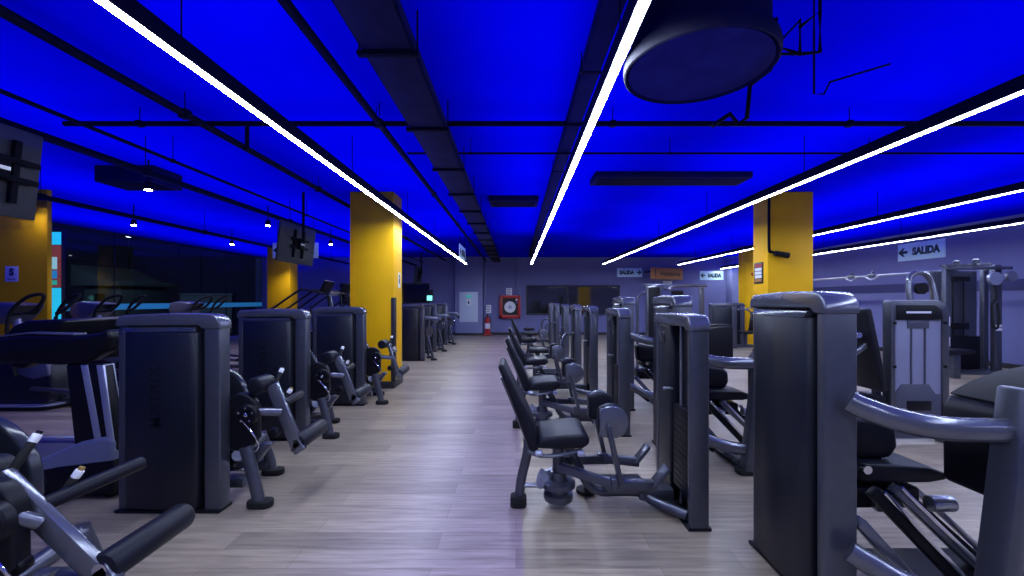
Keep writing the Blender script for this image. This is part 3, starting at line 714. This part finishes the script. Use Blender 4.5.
# leg presses behind the hip machines
def leg_press(label, loc):
    """origin: near post corner of the tower (world 1.41, 1.96)"""
    o = thing('leg_press_machine', label, 'exercise machine', loc, 0, 'leg presses with inclined rails')
    tower(o, R90, .62, .15, 1.505, False, .06)
    MB().tube([(.075, -.045, 1.012), (.12, -.075, .985), (.22, -.14, .95), (.36, -.185, .93), (.55, -.20, .925), (.62, -.20, .925)], .034, 14, ry=.05).obj('guard_rail', 'cap', o)
    MB().tube([(.075, -.045, .34), (.13, -.08, .31), (.24, -.14, .26), (.40, -.185, .22), (.56, -.20, .20)], .034, 14, ry=.05).obj('guard_rail', 'cap', o)
    MB().bar((.525, -.20, .03), (.655, -.20, 1.10), .075, .12, .014).obj('front_post', 'frame', o)
    MB().prism(rrect(.44, -.26, .64, -.13, .05), 'z', 0, .05, .012).obj('rubber_foot', 'rubber', o)
    ft = [(.77, .54), (.765, .92), (.80, .975), (.90, 1.03), (1.05, 1.085), (1.25, 1.12), (1.45, 1.12), (1.45, .60), (1.3, .54)]
    MB().prism(ft, 'y', -.02, .25, .03, 3).obj('foot_plate_housing', 'black', o)
    MB().prism([(.80, .982), (.90, 1.037), (1.05, 1.092), (1.25, 1.127), (1.43, 1.127), (1.43, 1.135), (1.25, 1.137), (1.05, 1.102), (.90, 1.047), (.80, .99)], 'y', .0, .23, .003).obj('top_plate', 'rubber', o)
    MB().b2((.58, -.17, .86), (.80, .0, .91), .01).obj('plate_bracket', 'frame', o)
    MB().prism([(.30, .60), (.28, .82), (.34, .84), (.60, .80), (.655, .76), (.66, .66), (.62, .60)], 'y', .36, .52, .03, 3).obj('backrest', 'pad', o)
    MB().prism([(.36, .525), (.36, .58), (.42, .605), (.75, .585), (.85, .55), (.84, .52), (.75, .505), (.42, .505)], 'y', .28, .62, .026, 3).obj('seat', 'pad', o)
    MB().cyl((.40, .25, .585), (.40, .285, .585), .022, seg=16).obj('seat_pivot', 'chrome', o)
    MB().b2((.30, .30, .36), (.72, .58, .475), .02).obj('seat_carriage', 'black', o)
    for (x0, x1) in ((.46, .57), (.74, .86)): MB().cyl((x0, .28, .40), (x1, .28, .40), .04, seg=20, bevel=.006).obj('carriage_roller', 'steel', o)
    MB().bar((.17, .03, .44), (.52, .02, .05), .06, .05, .008).obj('lower_rail', 'cap', o)
    MB().bar((.33, .14, .53), (.80, .14, .04), .05, .06, .008).obj('slide_rail', 'black', o)
    MB().bar((.36, .105, .535), (.82, .105, .05), .012, .02, .003).obj('rail_edge', 'chrome', o)
    MB().bar((.52, .24, .50), (1.02, .24, .03), .06, .05, .008).obj('slide_rail', 'cap', o)
    MB().bar((.53, .205, .515), (1.0, .205, .05), .012, .02, .003).obj('rail_edge', 'chrome', o)
    MB().bar((.62, .36, .46), (1.10, .36, .03), .06, .06, .008).obj('slide_rail', 'black', o)
    MB().bar((.80, .44, .42), (1.22, .44, .03), .03, .03, .006).obj('slide_rail', 'steel', o)
    MB().bar((.20, .02, .24), (.34, .0, .13), .05, .04, .008).obj('shock_absorber', 'black', o)
    MB().b2((.50, -.10, .0), (1.30, .52, .035), .012).obj('base_plate', 'black', o)
    MB().bar((1.2, .2, .03), (1.2, .2, .62), .12, .12, .012).obj('rear_post', 'frame', o)
    return o
l0 = leg_press('leg press machine nearest the camera, with the large tower and thick grey rails', (1.41, 1.96, 0))
dup(l0, (1.41, 3.81, 0), 'second leg press machine, half hidden behind the nearest hip machine tower')
dup(l0, (1.41, 5.66, 0), 'third leg press machine, rounded tower behind the second hip machine tower')

# pulley tower with pale cover, and its seat
o = thing('pulley_machine', 'seated pulley machine with a pale see-through weight cover and arched tube', 'exercise machine', (3.82, 4.40, 0))
W, H = .60, 1.46
pf = [(0, 0), (0, H - .02)] + [(.02, H)] + arc(W - .14, H - .14, .14, 90, 0, 7) + [(W, 0), (W - .07, 0), (W - .07, H - .20)] + [(.05, H - .20), (.05, 0)]
MB().prism(pf, 'y', -.02, .09, .012, 2).obj('tower_frame', 'frame', o)
MB().prism([(.055, H - .20), (.055, H - .05), (W - .16, H - .05), (W - .085, H - .10), (W - .075, H - .20)], 'y', -.028, -.015, .004).obj('header_plate', 'black', o)
MB().b2((.15, -.032, H - .135), (.40, -.027, H - .115), 0).obj('header_mark', 'paper', o)
MB().b2((.05, .0, .04), (W - .07, .012, H - .20), .003).obj('weight_cover', 'perspex', o)
MB().prism([(.06, .05), (.06, .52), (.12, .60), (.40, .60), (.47, .50), (W - .08, .50), (W - .08, .05)], 'y', -.008, .0, .004).obj('weight_plates', 'perspexd', o)
MB().b2((.17, -.014, .33), (.42, -.007, .43), .002).obj('number_label', 'black', o)
MB().b2((.18, -.012, H - .29), (.40, -.001, H - .21), .004).obj('cover_latch', 'perspexd', o)
for x in (.22, .36): MB().cyl((x, -.004, .6), (x, -.004, H - .28), .010, seg=8).obj('guide_rod', 'perspexd', o)
bt = MB()
for z in (.78, H - .235):
    for x in (.035, W - .05): bt.cyl((x, -.03, z), (x, -.018, z), .016, seg=10)
bt.obj('cover_bolts', 'black', o)
MB().tube([(.27, .06, 1.42), (.27, .08, 1.62), (.31, .1, 1.71), (.38, .1, 1.745), (.46, .1, 1.73), (.52, .1, 1.66), (.535, .08, 1.55), (.54, .06, 1.42)], .026, 12).obj('arch_tube', 'cap', o)
MB().lathe([(.02, -.02), (.06, -.02), (.05, 0), (.06, .02), (.02, .02)], (.42, .1, 1.58), (0, -1, 0), 18).obj('pulley', 'black', o)
MB().box((-.17, .12, .95), (.07, .36, .86), (0, -.20, 0), .025, 3).obj('backrest', 'pad', o)
MB().bar((-.10, .1, 1.1), (-.02, .1, .15), .06, .06).obj('back_post', 'frame', o)
MB().bar((-.40, .04, .86), (-.16, .04, 1.02), .05, .05, .01).obj('press_arm', 'cap', o)
MB().cyl((-.31, .0, 1.10), (-.28, .1, 1.10), .03, seg=14).ball((-.33, .02, 1.12), .028).obj('chrome_knob', 'chrome', o)
MB().b2((-.14, .0, .30), (-.02, .24, .48), .015).obj('seat_block', 'black', o)
MB().b2((-.55, .08, .0), (.05, .18, .07), .01).obj('base_frame', 'frame', o)

# cable crossover along the side wall
def cable_station(label, y0, y1, x):
    o = thing('cable_crossover', label, 'exercise machine', (x, y0, 0))
    L = y1 - y0
    for y in (0, L):
        MB().b2((-.06, y - .05, 0), (.06, y + .05, 2.12), .012).obj('upright', 'frame', o)
        MB().b2((-.35, y - .2, 0), (.25, y + .2, .06), .012).obj('base_plate', 'frame', o)
        MB().b2((.02, y - .13, .06), (.12, y + .13, .85), .01).obj('weight_stack', 'black', o)
        MB().b2((-.12, y - .05, 1.88), (-.04, y + .05, 2.02), .01).obj('pulley_carriage', 'steel', o)
        MB().tube([(-.1, y, 1.9), (-.11, y, 1.0), (-.1, y, .45)], .007, 6).obj('cable', 'black', o)
        MB().prism(rrect(-.06, .34, .06, .46, .04), 'y', y - .02, y + .02, .004, 2, Matrix.Translation((-.11, 0, 0))).obj('hand_grip', 'rubber', o)
    MB().tube([(0, 0, 2.1), (0, L, 2.1)], .028, 12, smooth=False).obj('top_beam', 'steel', o)
    for u in (.42, .56):
        c = MB().b2((-.05, L * u - .12, 2.07), (.05, L * u + .12, 2.15), .015).ball((0, L * u, 2.2), (.035, .06, .035)).obj('beam_clamp', 'cap', o)
        MB().tube([(0, L * u - .25, 2.09), (-.02, L * u, 2.0), (0, L * u + .25, 2.09)], .02, 8).obj('pull_up_grip', 'steel', c)
    return o
cable_station('long cable crossover with a horizontal top beam along the side wall', 9.3, 14.3, 9.45)
# multi station at the edge of the picture
o = thing('multi_station', 'tall grey cable multi station against the side wall, with hanging grips', 'exercise machine', (8.55, 8.55, 0))
for i, (x, y, w) in enumerate(((.0, 0, .10), (1.05, .05, .14), (.55, .42, .09), (1.3, .5, .1))):
    MB().b2((x - w / 2, y - .05, 0), (x + w / 2, y + .05, 2.12 + .04 * (i % 2)), .012).obj('upright', 'frame', o)
MB().b2((-.06, -.12, 2.06), (1.2, -.04, 2.12), .012).bar((0, 0, 2.10), (.55, .42, 2.10), .06, .06).bar((1.05, .05, 2.1), (1.3, .5, 2.1), .06, .06).bar((-.1, 0, 2.14), (-.1, -.9, 2.10), .05, .05).obj('top_beam', 'cap', o)
MB().b2((.05, .36, .02), (1.0, .40, 2.06), .006).obj('back_panel', 'frame', o)
MB().b2((.07, .22, .05), (.92, .36, .72), .01).obj('weight_stack', 'black', o)
for x in (.40, .62): MB().cyl((x, .26, .7), (x, .26, 1.88), .012, seg=8).obj('cable', 'black', o)
MB().b2((.36, .18, .86), (.66, .28, 1.0), .01).b2((.36, .18, 1.84), (.68, .28, 1.94), .012).obj('pulley_block', 'black', o)
MB().lathe([(.03, -.03), (.13, -.03), (.13, .03), (.03, .03)], (.86, -.10, 1.88), (0, -1, 0), 24).obj('pulley_wheel', 'tmsilver', o)
MB().lathe([(.03, -.03), (.10, -.03), (.10, .03), (.03, .03)], (1.18, -.10, 1.93), (0, -1, 0), 24).obj('pulley_wheel', 'steel', o)
MB().tube([(.86, -.1, 1.75), (.88, -.1, 1.5), (.80, -.1, 1.35), (.82, -.1, .98), (.90, -.1, .9), (.94, -.1, 1.1), (.90, -.1, 1.4)], .02, 8).obj('rope_grip', 'rubber', o)
for z in (1.05, 1.12): MB().b2((.99, -.012, z - .2), (1.11, .0, z - .15), .002).obj('number_label', 'paper', o)
for z in (.55, .95): MB().b2((-.035, -.055, z), (.03, -.049, z + .18), .002).obj('instruction_label', 'paper', o)
MB().b2((-.1, -.15, 0), (1.4, .55, .04), .012).obj('base_plate', 'frame', o)
MB().box((-.35, -.5, .5), (.5, .3, .08), None, .02, 3).obj('seat', 'pad', o)
MB().b2((-.42, -.56, 0), (-.28, -.44, .46), .01).obj('seat_post', 'frame', o)
for y in (-.3, -.65): MB().ball((-.1, y, 2.19), (.05, .06, .035)).b2((-.14, y - .05, 2.1), (-.06, y + .05, 2.17), .01).obj('beam_clamp', 'frame', o)

# far cable station behind the leg presses
o = thing('pulldown_station', 'far pulldown station with a dark panel and long top bars', 'exercise machine', (2.85, 8.9, 0))
MB().b2((-.12, -.04, 0), (.12, .04, 1.72), .012).obj('weight_panel', 'black', o)
MB().b2((-.16, -.05, 0), (-.12, .05, 1.74), .008).b2((.12, -.05, 0), (.15, .05, 1.74), .008).obj('upright', 'frame', o)
MB().b2((.95, -.05, 0), (1.03, .05, 1.72), .01).obj('upright', 'frame', o)
MB().tube([(-.16, 0, 1.72), (.1, 0, 1.73), (.3, 0, 1.68), (.45, 0, 1.74), (1.1, 0, 1.75)], .022, 10).b2((-.2, .02, 1.74), (1.1, .07, 1.79), .01).obj('top_beam', 'cap', o)
MB().tube([(-.18, -.02, 1.62), (-.28, -.02, 1.58), (-.34, -.02, 1.45), (-.34, -.02, 1.1), (-.34, -.02, .06)], .03, 10).obj('arch_tube', 'cap', o)
MB().b2((.35, -.06, 1.55), (.6, .02, 1.66), .02).obj('pulley_block', 'black', o)
MB().b2((-.4, -.3, 0), (1.1, .3, .05), .012).obj('base_plate', 'frame', o)
MB().b2((.4, -.2, .45), (.8, .2, .53), .025, 3).obj('seat', 'pad', o); MB().b2((.55, -.06, .05), (.65, .06, .46), .01).obj('seat_post', 'frame', o)

# towers in the far corner by the last yellow column
def corner_machine(label, loc):
    o = thing('chest_press_machine', label, 'exercise machine', loc, 0, 'machines before the far yellow column')
    tower(o, ID, .80, .14, 1.37, False, .15)
    MB().b2((.2, .1, .42), (.62, .5, .5), .025, 3).obj('seat', 'pad', o)
    MB().box((.68, .3, .80), (.09, .36, .6), (0, .15, 0), .025, 3).obj('backrest', 'pad', o)
    MB().b2((.0, .26, .0), (.8, .34, .08), .01).b2((.38, .26, .08), (.46, .34, .43), .01).obj('base_frame', 'frame', o)
    MB().tube([(.02, .05, 1.15), (.2, .02, 1.2), (.4, .0, 1.1), (.45, .0, .85)], .025, 10).obj('press_arm', 'cap', o)
    return o
c0 = corner_machine('dark chest press tower in the far corner before the back wall', (6.68, 13.0, 0))
dup(c0, (7.45, 14.0, 0), 'black press machine tucked against the far yellow column')

# ------------------------------------------------------------------ cardio machines
def treadmill(label, loc):
    """origin: near front corner on the floor; runner side is -x, front +x; width in +y"""
    o = thing('treadmill', label, 'treadmill', loc)
    Wd = .84
    MB().b2((-1.75, .16, .13), (-.38, Wd - .16, .20), .01).obj('running_belt', 'belt', o)
    for y0, y1 in ((.0, .15), (Wd - .15, Wd)):
        MB().b2((-1.85, y0, .08), (-.30, y1, .215), .025, 3).obj('side_rail', 'tmgrey', o)
        MB().b2((-1.75, (y0 + y1) / 2 - .03, .214), (-.45, (y0 + y1) / 2 + .03, .224), .004).obj('foot_strip', 'tmsilver', o)
    hood = [(-.82, .20), (-.55, .30), (-.25, .43), (-.06, .47), (.0, .44), (.0, .30), (-.05, .10), (-.7, .10)]
    MB().prism(hood, 'y', .0, Wd, .03, 3).obj('motor_hood', 'tmhood', o)
    MB().prism([(-.70, .09), (-.72, .18), (-.4, .25), (.005, .30), (.005, .06), (-.05, .05)], 'y', -.008, Wd + .008, .01).obj('hood_skirt', 'black', o)
    for y in (.02, Wd - .10):
        u = MB().prism([(-.37, .99), (-.09, .99), (.01, .36), (-.30, .33)], 'y', y, y + .08, .012).obj('upright', 'black', o)
        for s in (0, 1):
            MB().prism([(-.255 + s * .115, .985), (-.205 + s * .115, .985), (-.09 + s * .09, .36), (-.14 + s * .09, .36)], 'y', y - .006, y + .086, .003).obj('silver_stripe', 'tmsilver', u)
    arm = [(-1.62, .86), (-1.60, .98), (-1.30, 1.10), (-1.0, 1.17), (-.65, 1.205), (-.3, 1.195), (-.12, 1.22), (-.05, 1.25), (-.02, 1.19), (-.06, 1.09), (-.2, 1.01), (-.4, .985), (-.75, 1.0), (-1.05, .985), (-1.35, .93), (-1.5, .84)]
    for y in (.0, Wd - .12):
        MB().prism(arm, 'y', y, y + .12, .025, 3).obj('hand_rail', 'black', o)
    MB().prism([(-1.0, 1.17), (-.65, 1.212), (-.3, 1.202), (-.3, 1.214), (-.65, 1.224), (-1.0, 1.182)], 'y', .012, .11, .003).obj('rail_trim', 'tmgrey', o)
    MB().b2((-.7, .10, 1.0), (-.25, Wd - .1, 1.18), .04, 3).obj('console_bridge', 'black', o)
    c = MB().prism([(-.98, 1.17), (-.90, 1.265), (-.80, 1.305), (-.56, 1.315), (-.50, 1.30), (-.57, 1.18)], 'y', .14, Wd - .14, .02, 3).obj('console', 'black', o)
    MB().prism([(-.975, 1.185), (-.905, 1.268), (-.90, 1.272), (-.98, 1.19)], 'y', .2, Wd - .2, 0).obj('console_screen', 'screen', c)
    MB().tube([(-.95, .12, 1.16), (-1.06, .14, 1.13), (-1.08, .42, 1.12), (-1.06, .70, 1.13), (-.95, .72, 1.16)], .02, 8).obj('hand_grip', 'rubber', o)
    for x in (-1.7, -.1):
        for y in (.1, Wd - .1): MB().cyl((x, y, 0), (x, y, .1), .04, seg=14).obj('foot', 'rubber', o)
    return o
treadmill('treadmill nearest the camera, dark rail and silver striped uprights', (-2.92, 3.12, 0))

def elliptical(label, loc):
    """origin: below the shroud centre; user on the +x side"""
    o = thing('elliptical_trainer', label, 'elliptical trainer', loc, 0, 'elliptical trainers by the windows')
    sh = [(-.50, .08), (-.56, .30), (-.50, .55), (-.30, .80), (-.02, .86), (.22, .80), (.44, .62), (.50, .40), (.47, .14), (.40, .06)]
    s = MB().prism(sh, 'y', -.20, .20, .07, 4).obj('shroud', 'shroud', o)
    MB().prism([(.0, .48), (.08, .80), (.22, .80), (.44, .62), (.47, .45), (.25, .40)], 'y', -.208, .208, .03, 3).obj('shroud_panel', 'tmgrey', s)
    MB().prism(rrect(-.55, -.27, .52, .27, .2), 'z', .01, .06, .012).obj('base_frame', 'black', o)
    MB().prism(rrect(-.56, -.28, .53, .28, .2), 'z', .055, .075, .004).obj('base_trim', 'tmsilver', o)
    MB().b2((.45, -.05, .05), (1.5, .05, .13), .015).b2((1.42, -.3, .0), (1.52, .3, .08), .015).obj('rear_beam', 'frame', o)
    for q in (-1, 1):
        MB().bar((.30, q * .26, .30), (1.25, q * .24, .22), .06, .05, .01).obj('pedal_arm', 'frame', o)
        MB().b2((.95, q * .24 - .08, .25), (1.32, q * .24 + .08, .29), .015).obj('pedal', 'rubber', o)
        MB().tube([(.05, q * .23, .45), (.0, q * .27, .9), (.02, q * .29, 1.18), (.10, q * .29, 1.36), (.26, q * .27, 1.50), (.42, q * .24, 1.53), (.36, q * .2, 1.42), (.22, q * .2, 1.30), (.06, q * .27, 1.27)], .022, 10).obj('moving_handle', 'rubber', o)
    MB().tube([(-.20, 0, .75), (-.16, 0, 1.0), (-.22, 0, 1.25)], .055, 12, ry=.04).obj('mast', 'tmsilver', o)
    c = MB().prism([(-.45, 1.16), (-.50, 1.28), (-.46, 1.40), (-.30, 1.435), (.0, 1.40), (-.10, 1.25), (-.25, 1.13)], 'y', -.20, .20, .035, 3).obj('console', 'tmgrey', o)
    MB().prism([(-.02, 1.385), (-.10, 1.26), (-.095, 1.256), (-.012, 1.382)], 'y', -.15, .15, 0).obj('console_screen', 'screen', c)
    return o
e0 = elliptical('elliptical trainer with the widest dark shroud, at the near window pillar', (-6.65, 5.9, 0))
dup(e0, (-6.95, 7.35, 0), 'second elliptical trainer from the near window pillar, behind the treadmill console')
dup(e0, (-6.55, 8.9, 0), 'third elliptical trainer along, console just above the big weight tower')
def stair_climber(label, loc):
    o = thing('stair_climber', label, 'stair climber', loc, 0, 'stair climbers by the back windows')
    st = [(-.5, .0), (-.5, .95), (-.2, .95), (-.2, .75), (.1, .75), (.1, .55), (.4, .55), (.4, .35), (.7, .35), (.7, .0)]
    st = [(-x, z) for x, z in st]
    MB().prism(st, 'y', -.3, .3, .012).obj('step_body', 'black', o)
    for q in (-1, 1):
        MB().tube([(-.62, q * .33, .70), (-.70, q * .33, 1.22), (-.62, q * .33, 1.30), (-.1, q * .33, 1.66), (.02, q * .33, 1.69), (.48, q * .33, 1.60), (.58, q * .32, 1.50), (.58, q * .32, .9)], .024, 10).obj('hand_rail', 'black', o)
        MB().b2((.42, q * .33 - .04, 0), (.62, q * .33 + .04, 1.0), .02).obj('side_column', 'tmgrey', o)
    MB().bar((.56, 0, .95), (.42, 0, 1.66), .10, .07, .015).obj('mast', 'frame', o)
    MB().box((.40, 0, 1.76), (.09, .42, .30), (0, .45, 0), .02, 3).obj('console', 'black', o)
    MB().bar((.50, -.33, 1.58), (.50, .33, 1.58), .05, .05).obj('console_bar', 'steel', o)
    return o
s0 = stair_climber('stair climber closest to the far window pillar, slanted black rails', (-4.75, 9.9, 0))
dup(s0, (-4.85, 11.3, 0), 'second stair climber, black console before the back wall')
dup(s0, (-4.55, 12.6, 0), 'farthest stair climber, beside the yellow column edge')

# ------------------------------------------------------------------ lights
def area(name, loc, sx, sy, power, col, rot=(0, 0, 0), spread=PI):
    l = bpy.data.lights.new(name, 'AREA'); l.shape = 'RECTANGLE'; l.size = sx; l.size_y = sy; l.energy = power; l.color = col; l.spread = spread
    o = bpy.data.objects.new(name, l); COL.objects.link(o); o.location = loc; o.rotation_euler = rot
    return o
BLUE = (0.0, .012, 1.0)
for x, y0, y1 in ((-9.2, -3.3, 17.7), (-6.7, -3.3, 17.7), (-4.2, -3.3, 15.5), (-1.79, -3.3, 12), (.555, -3.3, 11.5), (3.15, -3.3, 12.5), (5.97, -3.3, 16.5), (8.5, -3.3, 17.7)):
    area('blue_uplight', (x, (y0 + y1) / 2, 2.60), 1.6, y1 - y0, 6.6 * (y1 - y0), BLUE, (PI, 0, 0))
for x, y, lb in SPOTS[:6]:
    l = bpy.data.lights.new('spot_beam', 'SPOT'); l.energy = 70; l.color = (.95, .95, 1); l.spot_size = 2.2; l.spot_blend = .7; l.shadow_soft_size = .04
    o = bpy.data.objects.new('spot_beam', l); COL.objects.link(o); o.location = (x, y, 2.845)
l = bpy.data.lights.new('street_glow', 'POINT'); l.energy = 320; l.color = (.55, .8, 1); l.shadow_soft_size = .3
o = bpy.data.objects.new('street_glow', l); COL.objects.link(o); o.location = (-17, 16, 5)
w = bpy.data.worlds.new('night'); SC.world = w; w.use_nodes = True
w.node_tree.nodes['Background'].inputs[0].default_value = (.01, .012, .03, 1)
w.node_tree.nodes['Background'].inputs[1].default_value = .3

# ------------------------------------------------------------------ camera
cd = bpy.data.cameras.new('camera'); cam = bpy.data.objects.new('camera', cd); COL.objects.link(cam)
cam.location = (0, 0, HC); cam.rotation_euler = (PI / 2, 0, 0)
cd.sensor_width = 36; cd.lens = F / 1024 * 36; cd.shift_x = -4 / 1024; cd.shift_y = 12 / 1024; cd.clip_start = .02; cd.clip_end = 200
SC.camera = cam
SC.view_settings.view_transform = 'Standard'; SC.view_settings.look = 'None'
SC.view_settings.exposure = 0; SC.view_settings.gamma = 1; SC.view_settings.use_curve_mapping = False
SC.cycles.use_denoising = True
SC.cycles.max_bounces = 8; SC.cycles.sample_clamp_indirect = 6
